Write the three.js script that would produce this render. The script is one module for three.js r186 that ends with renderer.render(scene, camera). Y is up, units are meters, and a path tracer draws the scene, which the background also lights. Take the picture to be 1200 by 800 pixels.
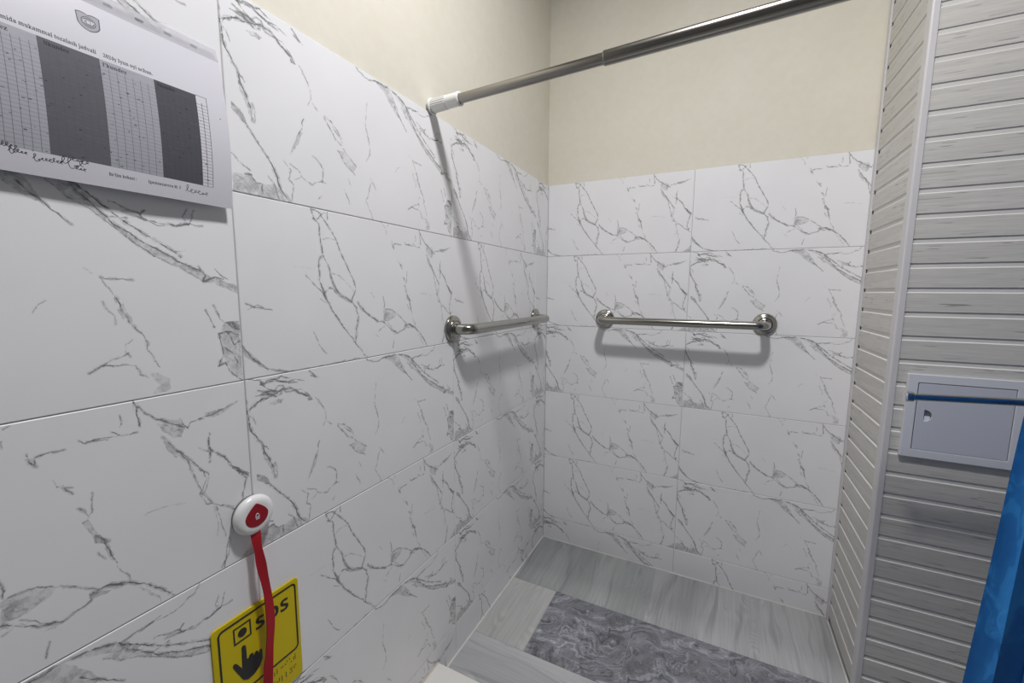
import * as THREE from 'three';
import { mergeGeometries } from 'three/addons/utils/BufferGeometryUtils.js';
import { RoundedBoxGeometry } from 'three/addons/geometries/RoundedBoxGeometry.js';
import { TextGeometry } from 'three/addons/geometries/TextGeometry.js';
import { FontLoader } from 'three/addons/loaders/FontLoader.js';
import { RectAreaLightUniformsLib } from 'three/addons/lights/RectAreaLightUniformsLib.js';

// ---------------------------------------------------------------- camera, light, exposure
const scene = new THREE.Scene();
scene.background = new THREE.Color(0x000000);
const camera = new THREE.PerspectiveCamera(THREE.MathUtils.radToDeg(2 * Math.atan(400 / 488.96)), 1.5, 0.02, 30);
camera.position.set(0.6909, 1.1553, 1.7369);
camera.rotation.order = 'YXZ';
camera.rotation.set(THREE.MathUtils.degToRad(-6.824), THREE.MathUtils.degToRad(26.4015), THREE.MathUtils.degToRad(0.3874));

const renderer = new THREE.WebGLRenderer({ antialias: true });
renderer.toneMapping = THREE.LinearToneMapping;
renderer.toneMappingExposure = 2.85;
renderer.shadowMap.enabled = true;

const ROOM = { right: 1.75, rear: 2.9, ceil: 2.58 };
const LAMP = new THREE.Vector3(0.68, 2.542, 1.235);
RectAreaLightUniformsLib.init();
const lampLight = new THREE.RectAreaLight(new THREE.Color(0.975, 0.96, 0.972), 120, 0.15, 0.15);
lampLight.position.copy(LAMP);
lampLight.lookAt(LAMP.x, 0, LAMP.z);
lampLight.castShadow = true;
scene.add(lampLight);

// ---------------------------------------------------------------- helpers
const TAU = Math.PI * 2;
function rng(seed) {
  let s = seed >>> 0;
  return () => { s = (s + 0x6d2b79f5) >>> 0; let t = s; t = Math.imul(t ^ (t >>> 15), t | 1); t ^= t + Math.imul(t ^ (t >>> 7), t | 61); return ((t ^ (t >>> 14)) >>> 0) / 4294967296; };
}
function hash2(x, y, s) {
  let h = Math.imul(x | 0, 374761393) ^ Math.imul(y | 0, 668265263) ^ Math.imul(s | 0, 2246822519);
  h = Math.imul(h ^ (h >>> 13), 1274126177);
  return ((h ^ (h >>> 16)) >>> 0) / 4294967296;
}
function vnoise(x, y, s, px = 0, py = 0) {
  const xi = Math.floor(x), yi = Math.floor(y), fx = x - xi, fy = y - yi;
  const w = (a, p) => (p ? ((a % p) + p) % p : a);
  const u = fx * fx * (3 - 2 * fx), v = fy * fy * (3 - 2 * fy);
  const a = hash2(w(xi, px), w(yi, py), s), b = hash2(w(xi + 1, px), w(yi, py), s);
  const c = hash2(w(xi, px), w(yi + 1, py), s), d = hash2(w(xi + 1, px), w(yi + 1, py), s);
  return a + (b - a) * u + (c - a) * v + (a - b - c + d) * u * v;
}
function fbm(x, y, s, oct = 4) { let r = 0, a = 0.5, n = 0; for (let i = 0; i < oct; i++) { r += a * vnoise(x, y, s + i * 17); n += a; a *= 0.5; x *= 2.03; y *= 2.03; } return r / n; }
function fbmP(x, y, per, s, oct = 4) { let r = 0, a = 0.5, n = 0; for (let i = 0; i < oct; i++) { r += a * vnoise(x * per, y * per, s + i * 17, per, per); n += a; a *= 0.5; per *= 2; } return r / n; }
const clamp = (v, a = 0, b = 1) => Math.min(b, Math.max(a, v));
const lerp = (a, b, t) => a + (b - a) * t;
const sstep = (a, b, v) => { const t = clamp((v - a) / (b - a)); return t * t * (3 - 2 * t); };

function dataTex(w, h, fn, srgb = true) {
  const d = new Uint8Array(w * h * 4);
  for (let y = 0; y < h; y++) for (let x = 0; x < w; x++) {
    const c = fn(x / w, y / h), i = (y * w + x) * 4;
    d[i] = clamp(c[0]) * 255; d[i + 1] = clamp(c[1]) * 255; d[i + 2] = clamp(c[2]) * 255; d[i + 3] = 255;
  }
  const t = new THREE.DataTexture(d, w, h, THREE.RGBAFormat);
  t.magFilter = THREE.LinearFilter; t.minFilter = THREE.LinearMipmapLinearFilter; t.generateMipmaps = true;
  t.wrapS = t.wrapT = THREE.RepeatWrapping;
  if (srgb) t.colorSpace = THREE.SRGBColorSpace;
  t.needsUpdate = true;
  return t;
}
function canvasTex(w, h, draw) {
  const c = document.createElement('canvas'); c.width = w; c.height = h;
  draw(c.getContext('2d'), w, h);
  const t = new THREE.CanvasTexture(c);
  t.colorSpace = THREE.SRGBColorSpace; t.anisotropy = 8;
  return t;
}
const taken = {};
function numbered(name) {
  taken[name] = (taken[name] || 0) + 1;
  return taken[name] === 1 ? name : name + '_' + String(taken[name] - 1).padStart(3, '0');
}
function mesh(name, geo, mat, parent = scene) {
  const m = new THREE.Mesh(geo, mat);
  m.name = parent === scene ? numbered(name) : name;
  m.castShadow = m.receiveShadow = true;
  parent.add(m);
  return m;
}
function group(name, parent = scene) { const g = new THREE.Group(); g.name = parent === scene ? numbered(name) : name; parent.add(g); return g; }
function tag(o, label, category, grp) { o.userData.label = label; o.userData.category = category; if (grp) o.userData.group = grp; return o; }
function structure(o, label) { o.userData.kind = 'structure'; if (label) o.userData.label = label; return o; }
function box(w, h, d, x, y, z) { const g = new THREE.BoxGeometry(w, h, d); g.translate(x, y, z); return g; }

// chamfered slab: local x right, y up, z out; front face at z = 0; lower left corner at (x0, y0)
function slab(x0, y0, w, h, t, c, uvf) {
  const P = [], N = [], U = [];
  const O = [[x0, y0], [x0 + w, y0], [x0 + w, y0 + h], [x0, y0 + h]];
  const I = [[x0 + c, y0 + c], [x0 + w - c, y0 + c], [x0 + w - c, y0 + h - c], [x0 + c, y0 + h - c]];
  const quad = (a, b, d, e) => {
    const A = new THREE.Vector3(...a), B = new THREE.Vector3(...b), D = new THREE.Vector3(...d);
    const n = B.clone().sub(A).cross(D.clone().sub(A)).normalize();
    for (const v of [a, b, d, a, d, e]) { P.push(...v); N.push(n.x, n.y, n.z); U.push(...uvf(v[0], v[1])); }
  };
  quad([...I[0], 0], [...I[1], 0], [...I[2], 0], [...I[3], 0]);
  for (let i = 0; i < 4; i++) {
    const j = (i + 1) % 4;
    quad([...O[i], -c], [...O[j], -c], [...I[j], 0], [...I[i], 0]);
    quad([...O[i], -t], [...O[j], -t], [...O[j], -c], [...O[i], -c]);
  }
  quad([...O[3], -t], [...O[2], -t], [...O[1], -t], [...O[0], -t]);
  const g = new THREE.BufferGeometry();
  g.setAttribute('position', new THREE.Float32BufferAttribute(P, 3));
  g.setAttribute('normal', new THREE.Float32BufferAttribute(N, 3));
  g.setAttribute('uv', new THREE.Float32BufferAttribute(U, 2));
  return g;
}
function roundRect(s, x, y, w, h, r) {
  s.moveTo(x + r, y); s.lineTo(x + w - r, y); s.absarc(x + w - r, y + r, r, -Math.PI / 2, 0, false);
  s.lineTo(x + w, y + h - r); s.absarc(x + w - r, y + h - r, r, 0, Math.PI / 2, false);
  s.lineTo(x + r, y + h); s.absarc(x + r, y + h - r, r, Math.PI / 2, Math.PI, false);
  s.lineTo(x, y + r); s.absarc(x + r, y + r, r, Math.PI, Math.PI * 1.5, false);
  return s;
}
const extrude = (shape, depth, bevel = 0, seg = 2) => new THREE.ExtrudeGeometry(shape, { depth, bevelEnabled: bevel > 0, bevelThickness: bevel, bevelSize: bevel, bevelOffset: -bevel, bevelSegments: seg, curveSegments: 12 });

// ---------------------------------------------------------------- printed marble veins of the two wall tile designs
// each row: width in mm (below 0: a filled patch), strength, then x, y pairs in mm from the tile's upper left corner
const VEINS_BRANCHED = [
  [2.2, 6, 142, 2, 146, 19, 158, 29, 159, 57, 163, 82, 177, 111, 181, 129],
  [-1, 4, 175, 111, 184, 126, 192, 146, 206, 160, 226, 170, 232, 180, 217, 176, 197, 166, 184, 148, 178, 131],
  [2, 6, 181, 129, 190, 149, 203, 164, 221, 171, 232, 177],
  [2.6, 6, 163, 82, 154, 98, 153, 132, 161, 155, 170, 176, 183, 196, 205, 226, 227, 252, 238, 267, 254, 285, 269, 301],
  [-1, 5, 153, 132, 160, 146, 168, 156, 173, 179, 163, 164],
  [1.6, 6, 144, 19, 154, 20, 163, 10, 178, 2],
  [1.4, 5, 178, 2, 178, 17],
  [1.4, 5, 145, 2, 166, 9],
  [2, 6, 163, 10, 177, 28, 190, 43, 199, 61, 214, 93, 227, 116, 239, 136, 241, 153, 233, 166, 229, 174],
  [1.2, 3, 166, 56, 180, 52, 194, 55],
  [1.2, 3, 183, 120, 198, 122, 219, 137, 235, 155],
  [1.8, 5, 124, 126, 144, 145, 160, 158, 167, 170],
  [1.3, 4, 153, 169, 168, 179],
  [2, 5, 163, 158, 175, 148, 185, 151, 191, 160],
  [3.2, 5, 231, 174, 240, 189, 246, 209, 240, 234, 237, 264],
  [2.8, 6, 246, 178, 262, 196, 282, 211, 302, 221, 321, 225],
  [2, 6, 321, 225, 331, 234, 346, 245, 365, 253, 392, 245],
  [-1, 3, 319, 197, 328, 193, 347, 197, 364, 208, 355, 216, 340, 222, 326, 223],
  [1.4, 5, 322, 165, 325, 184, 323, 195],
  [1.2, 4, 304, 244, 313, 238, 327, 233],
  [1.6, 5, 328, 194, 349, 197, 364, 208, 376, 215, 390, 226, 400, 235],
  [3, 5, 395, 236, 409, 235, 422, 243],
  [2.2, 6, 409, 236, 431, 245, 445, 256, 462, 275, 477, 295],
  [1.8, 6, 391, 121, 398, 135, 402, 132],
  [2, 6, 410, 176, 414, 189, 421, 210],
  [1.3, 4, 420, 213, 428, 231, 432, 242],
  [1.2, 3, 314, -2, 326, 2, 336, 12, 338, 25],
  [1.2, 3, 342, 6, 347, 3],
  [1.6, 5, 398, 39, 403, 42, 412, 42, 425, 44],
  [2, 6, 454, -3, 457, 15, 458, 37],
  [1.2, 2, 455, 161, 480, 161, 504, 166],
  [1.5, 4, 134, 232, 146, 257, 162, 278],
  [1.3, 4, 352, 271, 349, 289],
  [1.8, 4, 10, 174, 23, 182, 53, 186],
  [1.2, 3, 12, 186, 28, 179, 39, 182],
  [2.2, 6, 1, 244, 16, 266, 40, 288, 73, 298],
  [-1, 4, 1, 246, 13, 256, 31, 276, 45, 291, 28, 282, 12, 268, 2, 259],
  [1.3, 5, 73, 298, 111, 300, 153, 300, 189, 298, 245, 297],
  [1, 1, 100, 110, 144, 113],
  [1.8, 6, 458, 10, 472, 27, 493, 42, 511, 54],
  [-1, 3, 482, 31, 503, 41, 511, 57, 496, 53, 485, 42],
  [1.4, 4, 405, 41, 424, 41, 441, 43],
  [1.8, 4, 483, 59, 494, 78, 511, 105, 517, 131, 526, 163, 539, 185],
  [-1, 3, 485, 63, 494, 76, 513, 103, 518, 124, 511, 110, 497, 89],
  [1.5, 4, 539, 185, 560, 201, 583, 218, 595, 226],
  [1.3, 3, 513, 106, 527, 125, 537, 133, 533, 153, 528, 163],
  [1.5, 4, 541, 70, 540, 93, 539, 118],
  [1.3, 4, 527, 91, 538, 100],
  [2.2, 6, 540, 98, 558, 114, 574, 136, 589, 155, 597, 163],
  [-1, 6, 571, 133, 584, 144, 598, 159, 592, 165, 579, 151],
  [1.6, 5, 592, 163, 586, 182, 582, 208, 588, 223],
  [2, 5, 575, 212, 585, 219, 590, 211],
  [1.5, 4, 520, 46, 545, 44, 566, 39, 585, 32],
  [-1, 3, 537, 39, 554, 39, 550, 46, 540, 46],
  [1.5, 5, 549, 296, 553, 270, 560, 250],
  [-1, 4, 570, 297, 584, 290, 599, 274, 600, 300],
  [1.2, 2, 540, 190, 544, 221, 542, 241],
  [1.2, 2, 296, 251, 305, 257, 316, 252],
  [1.2, 2, 284, 157, 293, 168],
  [1.6, 5, 355, 39, 356, 48, 361, 55, 360, 46, 371, 43, 385, 45],
  [1.8, 5, 372, 77, 375, 86, 381, 86, 383, 94, 387, 101],
  [1.4, 4, 380, 88, 389, 93],
  [1.3, 4, 404, 106, 404, 120, 403, 131],
  [-1, 5, 392, 140, 398, 138, 404, 157, 413, 174, 416, 179, 410, 178, 403, 172, 399, 158],
  [1.5, 5, 403, 172, 405, 164, 412, 173, 416, 177],
  [1.5, 4, 404, 186, 410, 199],
  [1.8, 5, 454, 44, 439, 44, 429, 36],
  [1.4, 4, 439, 17, 440, 28, 438, 33],
  [-1, 4, 478, 37, 492, 46, 508, 56, 505, 67, 494, 62, 483, 51],
  [-1, 4, 481, 60, 488, 70, 498, 93, 496, 95, 487, 78],
  [1.8, 5, 504, 40, 513, 56, 519, 47, 536, 46],
  [-1, 3, 537, 41, 558, 39, 582, 35, 562, 48, 540, 48],
  [1.6, 5, 500, 86, 515, 105, 530, 129, 533, 142, 523, 161],
  [-1, 6, 561, 120, 572, 136, 593, 156, 594, 167, 576, 147],
  [1.6, 5, 542, 71, 541, 95, 540, 117],
  [1.4, 4, 524, 164, 530, 180, 548, 191, 568, 203],
  [1.3, 4, 542, 188, 548, 216, 554, 246],
  [1.4, 4, 560, 256, 556, 278, 544, 295],
  [-1, 3, 320, 208, 331, 202, 341, 203, 355, 214, 352, 218, 341, 220, 329, 223, 319, 222],
  [1.6, 4, 333, 227, 345, 237, 357, 250],
  [-1, 4, 391, 236, 399, 237, 414, 244, 407, 245, 392, 244],
  [-1, 3.5, 435, 254, 449, 270, 461, 287, 464, 297, 449, 274],
  [-1, 4, 349, 253, 359, 253, 366, 253, 358, 257]
];
const VEINS_DIAGONAL = [
  [2.6, 6, -1, 36, 0, 49, 4, 84, 11, 99, 21, 114, 26, 131, 34, 146, 39, 162, 40, 183],
  [-1, 5, 21, 122, 27, 134, 34, 146, 40, 160, 38, 172, 32, 159, 25, 145],
  [1.5, 5, 22, 119, 29, 122, 32, 128],
  [-1, 5, 9, 166, 21, 171, 30, 182, 32, 193, 24, 189, 16, 182, 8, 175],
  [1.5, 4, 42, 155, 47, 169, 44, 185],
  [1.3, 3, 8, 63, 11, 72, 13, 78],
  [2, 5, 29, 190, 39, 203, 52, 220, 64, 235],
  [3.2, 6, 64, 235, 76, 257, 84, 280, 100, 300],
  [-1, 4, 4, 271, 22, 270, 34, 267, 41, 278, 55, 279, 72, 273, 83, 283, 93, 299, 2, 301],
  [1.6, 5, 22, 269, 34, 268, 40, 280, 50, 279, 52, 296],
  [1.4, 4, 62, 264, 71, 273, 79, 297],
  [1.6, 4, 4, 242, 15, 252, 31, 262],
  [1.8, 6, -1, -1, 26, 6, 35, 20, 49, 29],
  [2.4, 6, 16, 30, 28, 31, 38, 31, 51, 38, 62, 36],
  [2.6, 6, 4, 56, 9, 47, 19, 41, 34, 38, 49, 34, 65, 28, 85, 30],
  [1.8, 5, 25, 12, 42, 11, 59, 12, 77, 18, 91, 16],
  [1.8, 5, 46, 8, 64, 5, 79, 12],
  [-1, 4, 39, 48, 53, 45, 66, 46, 59, 53, 46, 52],
  [-1, 4, 24, 6, 38, 10, 33, 17, 25, 13],
  [2, 5, 85, 30, 97, 42, 106, 46, 118, 60, 126, 60],
  [1.6, 5, 65, 28, 71, 36, 87, 35, 104, 37, 118, 51],
  [1.4, 4, 91, 16, 110, 21],
  [1.8, 5, 121, 6, 133, 17, 141, 21],
  [1.6, 4, 123, 15, 136, 19],
  [1.8, 5, 20, 21, 35, 27, 50, 27, 63, 32],
  [1.6, 5, 36, 8, 52, 8, 64, 15, 78, 20, 94, 22],
  [2.6, 4, 93, 38, 104, 45, 115, 52, 125, 60],
  [1.5, 4, 132, 59, 144, 75, 151, 91, 154, 106, 146, 119],
  [1.8, 3, 156, 113, 165, 121],
  [1.8, 5, 179, 128, 190, 140, 204, 159, 219, 166],
  [1.6, 5, 180, 126, 196, 131, 211, 142, 219, 156],
  [1.4, 5, 135, 147, 131, 164, 125, 177],
  [-1, 3.5, 125, 173, 133, 172, 121, 196, 105, 218, 111, 201],
  [1.6, 4, 92, 230, 104, 242, 100, 260, 108, 267, 103, 298],
  [1.4, 4, 104, 233, 119, 238, 126, 249, 112, 257],
  [1.6, 4.5, 126, 249, 146, 259, 169, 248, 174, 224, 160, 211, 151, 206],
  [1.4, 4, 169, 248, 178, 249],
  [1.4, 4, 160, 281, 163, 277, 168, 274],
  [-1, 2.5, 210, 179, 226, 177, 248, 193, 254, 202, 246, 216, 234, 202, 218, 191],
  [1.5, 5, 210, 179, 221, 195, 235, 207, 250, 215],
  [1.4, 4.5, 223, 173, 235, 182, 255, 199],
  [1.5, 4, 200, 140, 211, 150, 220, 161],
  [1.3, 4, 222, 252, 228, 263, 235, 278],
  [1.1, 3, 233, 227, 239, 241],
  [1.7, 4.5, 285, 106, 289, 128, 294, 144, 294, 165],
  [1.1, 2.5, 290, 61, 285, 106],
  [1, 3, 294, 165, 283, 181],
  [1.4, 4, 294, 215, 303, 224, 310, 233],
  [1.3, 3.5, 296, 223, 287, 246, 280, 263],
  [1.7, 4, 281, 266, 291, 283, 296, 298],
  [-1, 4, 316, 6, 355, 2, 371, 19, 387, 41, 392, 58, 374, 48, 346, 23],
  [1.8, 5, 374, 37, 392, 55, 414, 78],
  [2, 5, 264, 2, 277, 9, 298, 12, 316, 7],
  [-1, 3, 398, 28, 418, 32, 429, 44, 440, 57, 454, 70, 462, 83, 451, 72, 435, 60, 414, 46],
  [-1, 4, 454, 70, 469, 81, 484, 92, 504, 102, 526, 115, 545, 123, 565, 135, 564, 143, 548, 140, 536, 131, 514, 119, 493, 108, 474, 95, 462, 83],
  [2.2, 6, 418, 32, 429, 45, 440, 57, 454, 71, 469, 82, 484, 92, 504, 103, 525, 116, 545, 124],
  [1.3, 4, 398, 31, 414, 46, 435, 60, 451, 72, 462, 83, 474, 95, 493, 108, 514, 119, 536, 131, 548, 140],
  [2, 6, 545, 120, 554, 132, 550, 140, 565, 135, 580, 137],
  [-1, 6, 558, 135, 569, 135, 584, 142, 600, 147, 599, 158, 584, 152, 568, 146],
  [1.6, 5, 569, 122, 576, 130, 585, 137],
  [1.5, 4, 452, 63, 466, 61],
  [1.8, 5, 450, 43, 468, 51, 480, 55, 485, 62, 504, 63, 522, 64, 538, 59, 556, 60],
  [1.6, 5, 487, 49, 481, 56],
  [2, 5, 537, 38, 530, 51, 533, 55],
  [1.8, 4.5, 435, 137, 439, 141, 451, 140, 467, 141],
  [1.1, 3, 435, 139, 441, 152, 448, 165],
  [3, 6.5, 449, 166, 452, 176, 455, 188, 459, 196],
  [1.8, 5, 459, 196, 465, 203, 474, 217],
  [1.6, 4, 474, 217, 476, 233, 482, 249, 487, 259],
  [1.3, 3, 434, 168, 438, 179, 443, 187, 446, 199],
  [1.3, 2.5, 451, 236, 454, 224, 461, 219],
  [1.8, 5, 415, 256, 427, 249, 436, 250],
  [1.4, 4.5, 427, 249, 443, 241, 454, 237, 457, 241],
  [1.4, 4.5, 436, 250, 448, 251, 461, 253],
  [1.4, 3.5, 461, 253, 465, 267, 473, 271],
  [-1, 3, 475, 267, 484, 266, 496, 278, 499, 291, 491, 296, 475, 297, 486, 284],
  [1.1, 3, 373, 180, 379, 170, 385, 167],
  [1.2, 2.5, 420, 128, 428, 135],
  [1.1, 2.5, 515, 101, 531, 98],
  [-1, 4, 576, 204, 597, 202, 598, 238, 598, 297, 582, 284, 573, 263, 569, 243, 566, 220],
  [-1, 5, 577, 204, 598, 202, 599, 219, 584, 211],
  [1.5, 5, 551, 183, 556, 198, 560, 210],
  [1.5, 5, 562, 177, 568, 189, 571, 199, 576, 204],
  [1.6, 5, 579, 218, 589, 239, 598, 234],
  [1.9, 6, 566, 220, 568, 232, 569, 243, 570, 257, 562, 270, 572, 267, 581, 285, 598, 299],
  [1.5, 5, 566, 220, 579, 217, 595, 225],
  [1.4, 5, 573, 242, 584, 253, 592, 270],
  [-1, 3, 355, 2, 392, 9, 414, 21, 436, 43, 426, 46, 405, 28, 375, 12],
  [2.2, 6, 316, 7, 359, 5, 392, 11, 414, 22, 436, 43, 464, 66, 489, 83, 525, 107],
  [1.6, 5, 414, 22, 446, 19, 475, 23, 506, 10, 515, -7],
  [1.5, 5, 464, 54, 500, 67, 538, 60, 545, 40],
  [1.4, 4.5, 437, 22, 461, 16],
  [1.5, 4, -1, 55, 7, 49, 14, 48, 19, 40],
  [1.6, 5, 29, 28, 38, 28, 46, 35, 56, 34],
  [1.4, 4, 50, 27, 59, 21, 67, 22, 71, 30],
  [-1, 4, 33, 24, 45, 25, 57, 28, 50, 35, 38, 34]
];

function marbleTile(veins, seed) {
  const W = 1536, H = 768, k = W / 600, M = 40;            // pixels per mm; margin so that the warp never reads outside
  const c = document.createElement('canvas'); c.width = W + 2 * M; c.height = H + 2 * M;
  const g = c.getContext('2d');
  g.fillStyle = 'rgb(0,0,0)'; g.fillRect(0, 0, W + 2 * M, H + 2 * M);
  g.translate(M, M); g.lineCap = 'round'; g.lineJoin = 'round'; g.globalCompositeOperation = 'lighter';
  const path = (pts) => { g.beginPath(); pts.forEach((p, i) => (i ? g.lineTo(p[0] * k, p[1] * k) : g.moveTo(p[0] * k, p[1] * k))); };
  veins.forEach((v) => {                                     // red: veins, green: patches, blue: the pale halo of a vein
    const [w, d, ...f] = v, pts = [];
    for (let i = 0; i < f.length; i += 2) pts.push([f[i], f[i + 1]]);
    if (w < 0) { path(pts); g.closePath(); g.fillStyle = `rgba(0,255,0,${0.11 * d})`; g.fill(); return; }
    path(pts); g.lineWidth = w * 2.6 * k; g.strokeStyle = `rgba(0,0,255,${0.1 * d})`; g.stroke();
    for (let i = 0; i + 1 < pts.length; i++) {               // tapered core, piece by piece
      const e = Math.min(i + 0.5, pts.length - 1.5 - i) / Math.max(1, pts.length - 1);
      path([pts[i], pts[i + 1]]); g.lineWidth = w * (0.55 + Math.min(0.45, e * 1.6)) * k * 0.8; g.strokeStyle = `rgba(255,0,0,${0.13 * d})`; g.stroke();
    }
  });
  const src = g.getImageData(0, 0, W + 2 * M, H + 2 * M).data, SW = W + 2 * M, SH = H + 2 * M;
  return canvasTex(W, H, (o) => {
    const img = o.createImageData(W, H), out = img.data;
    for (let y = 0; y < H; y++) for (let x = 0; x < W; x++) {
      const mx = x / k, my = y / k;
      const wx = (fbm(mx / 9, my / 9, seed + 3, 4) - 0.5) * 7.5 + (vnoise(mx / 1.3, my / 1.3, seed + 5) - 0.5) * 0.8;
      const wy = (fbm(mx / 9 + 40, my / 9, seed + 9, 4) - 0.5) * 7.5 + (vnoise(mx / 1.3 + 70, my / 1.3, seed + 6) - 0.5) * 0.8;
      const sx = Math.min(SW - 1, Math.max(0, Math.round(x + M + wx * k * 0.6))), sy = Math.min(SH - 1, Math.max(0, Math.round(y + M + wy * k * 0.6))), j = (sy * SW + sx) * 4;
      const line = src[j] / 255, patch = src[j + 1] / 255, halo = src[j + 2] / 255;
      const i = (y * W + x) * 4;
      let v = 0;
      if (line + patch + halo > 0) {
        const n = fbm(mx / 5, my / 5, seed + 31, 3), rid = Math.pow(1 - Math.abs(fbm(mx / 6 + wx * 0.3, my / 6 + wy * 0.3, seed + 41, 3) - 0.5) * 2, 8);
        v = line * (0.3 + 1.05 * sstep(0.28, 0.62, n)) * 0.74 + halo * 0.36 * sstep(0.38, 0.62, fbm(mx / 7 + 9, my / 7, seed + 51, 3)) + patch * (0.18 + 0.34 * sstep(0.35, 0.7, fbm(mx / 12, my / 12, seed + 61, 3)) + 0.5 * rid);
      }
      v = Math.min(0.8, v);
      const base = 238 + (fbm(mx / 100, my / 100, seed, 3) - 0.5) * 6 + (hash2(x, y, seed) - 0.5) * 2;
      out[i] = lerp(base, 92, v); out[i + 1] = lerp(base, 94, v); out[i + 2] = lerp(base + 2, 93, v); out[i + 3] = 255;
    }
    o.putImageData(img, 0, 0);
  });
}
const texBranched = marbleTile(VEINS_BRANCHED, 11);
const texDiagonal = marbleTile(VEINS_DIAGONAL, 23);
const wallTileMat = (map) => new THREE.MeshPhysicalMaterial({ map, roughness: 0.36, ior: 1.5, specularIntensity: 0.8 });
const TILE_B = wallTileMat(texBranched), TILE_D = wallTileMat(texDiagonal);
const groutMat = new THREE.MeshStandardMaterial({ color: new THREE.Color().setRGB(0.5, 0.5, 0.49), roughness: 0.95 });
const caulkMat = new THREE.MeshStandardMaterial({ color: new THREE.Color().setRGB(0.74, 0.73, 0.7), roughness: 0.6 });

const paintBump = dataTex(512, 512, (u, v) => { const n = 0.55 * fbmP(u, v, 6, 71, 4) + 0.45 * fbmP(u, v, 40, 72, 3); return [n, n, n]; }, false);
const paintMap = dataTex(512, 512, (u, v) => {
  const n = fbmP(u, v, 5, 81, 5) - 0.5, f = fbmP(u, v, 60, 85, 2) - 0.5, k = n * 0.035 + f * 0.018;
  return [0.875 + k, 0.858 + k, 0.80 + k * 1.3];
});
const paintMat = new THREE.MeshStandardMaterial({ map: paintMap, bumpMap: paintBump, bumpScale: 0.0012, roughness: 0.75 });
const ceilMat = new THREE.MeshStandardMaterial({ color: new THREE.Color().setRGB(0.38, 0.38, 0.38), bumpMap: paintBump, bumpScale: 0.0008, roughness: 0.85 });

const greyWallMat = new THREE.MeshStandardMaterial({ color: new THREE.Color().setRGB(0.22, 0.22, 0.22), bumpMap: paintBump, bumpScale: 0.0008, roughness: 0.8 });

// wall piece in paint: a box with uv in metres
function paintBox(w, h, d, x, y, z) {
  const g = box(w, h, d, x, y, z), p = g.attributes.position, n = g.attributes.normal, u = g.attributes.uv;
  for (let i = 0; i < p.count; i++) {
    const ax = Math.abs(n.getX(i)), ay = Math.abs(n.getY(i));
    u.setXY(i, ax > 0.5 ? p.getZ(i) : p.getX(i), ay > 0.5 ? p.getZ(i) : p.getY(i));
  }
  return g;
}

// ---------------------------------------------------------------- setting: walls, floor, ceiling
const HT = 1.608, TH = 0.3, TW = 0.6, JOINT = 0.0016;
const ROWS = [0, 1, 2, 3, 4, 5].map((k) => [Math.max(0, HT - TH * (k + 1)), HT - TH * k]);   // bottom, top of each course
// a tile spanning x from a to b (metres along the wall); org is where the full tile's left edge would be
function wallTile(parent, a, b, org, row, mat) {
  const [y0, y1] = ROWS[row], top = HT - TH * row;
  const g = slab(a + JOINT / 2, y0 + JOINT / 2, b - a - JOINT, y1 - y0 - JOINT, 0.008, 0.0009, (x, y) => [(x - org) / TW, 1 - (top - y) / TH]);
  return mesh('tile', g, mat, parent);
}
const wallBack = structure(group('wall_back'), 'marble-look tiled back wall with cream paint above');
mesh('plaster', paintBox(ROOM.right + 0.4, ROOM.ceil - HT + 0.004, 0.15, ROOM.right / 2, (ROOM.ceil + HT) / 2, -0.0785), paintMat, wallBack);
mesh('grout_bed', box(ROOM.right + 0.4, HT, 0.15, ROOM.right / 2, HT / 2, -0.0765), groutMat, wallBack);
const X1 = 0.5793, X2 = 1.1005;
const backL = 'BBDBBD', backR = 'BDDBDB';
for (let r = 0; r < 6; r++) {
  wallTile(wallBack, 0.0, X1, X1 - TW, r, backL[r] === 'B' ? TILE_B : TILE_D);
  wallTile(wallBack, X1, X2, X1, r, backR[r] === 'B' ? TILE_B : TILE_D);
}
// left wall: local x runs towards the back wall (world -z)
const wallLeft = structure(group('wall_left'), 'marble-look tiled side wall with cream paint above');
wallLeft.rotation.y = Math.PI / 2;
const ZR = ROOM.rear;
mesh('plaster', paintBox(ZR + 0.15, ROOM.ceil - HT + 0.004, 0.15, -ZR / 2, (ROOM.ceil + HT) / 2, -0.0785), paintMat, wallLeft);
mesh('grout_bed', box(ZR + 0.15, HT, 0.15, -ZR / 2, HT / 2, -0.0765), groutMat, wallLeft);
const Z1 = 1.3304;
const leftCols = [[-ZR, -(Z1 + 2 * TW) + TW * 0, -(Z1 + 3 * TW)], [-(Z1 + 2 * TW), -(Z1 + TW), -(Z1 + 2 * TW)], [-(Z1 + TW), -Z1, -(Z1 + TW)], [-Z1, -(Z1 - TW), -Z1], [-(Z1 - TW), -(Z1 - 2 * TW), -(Z1 - TW)], [-(Z1 - 2 * TW), 0, -(Z1 - 2 * TW)]];
const leftKinds = ['DBDBDB', 'BDBDBD', 'DDBDBD', 'DBDBDB', 'DBDDDB', 'DBDDDD'];
leftCols.forEach(([a, b, org], c) => { for (let r = 0; r < 6; r++) wallTile(wallLeft, a, b, org, r, leftKinds[c][r] === 'B' ? TILE_B : TILE_D); });

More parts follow.
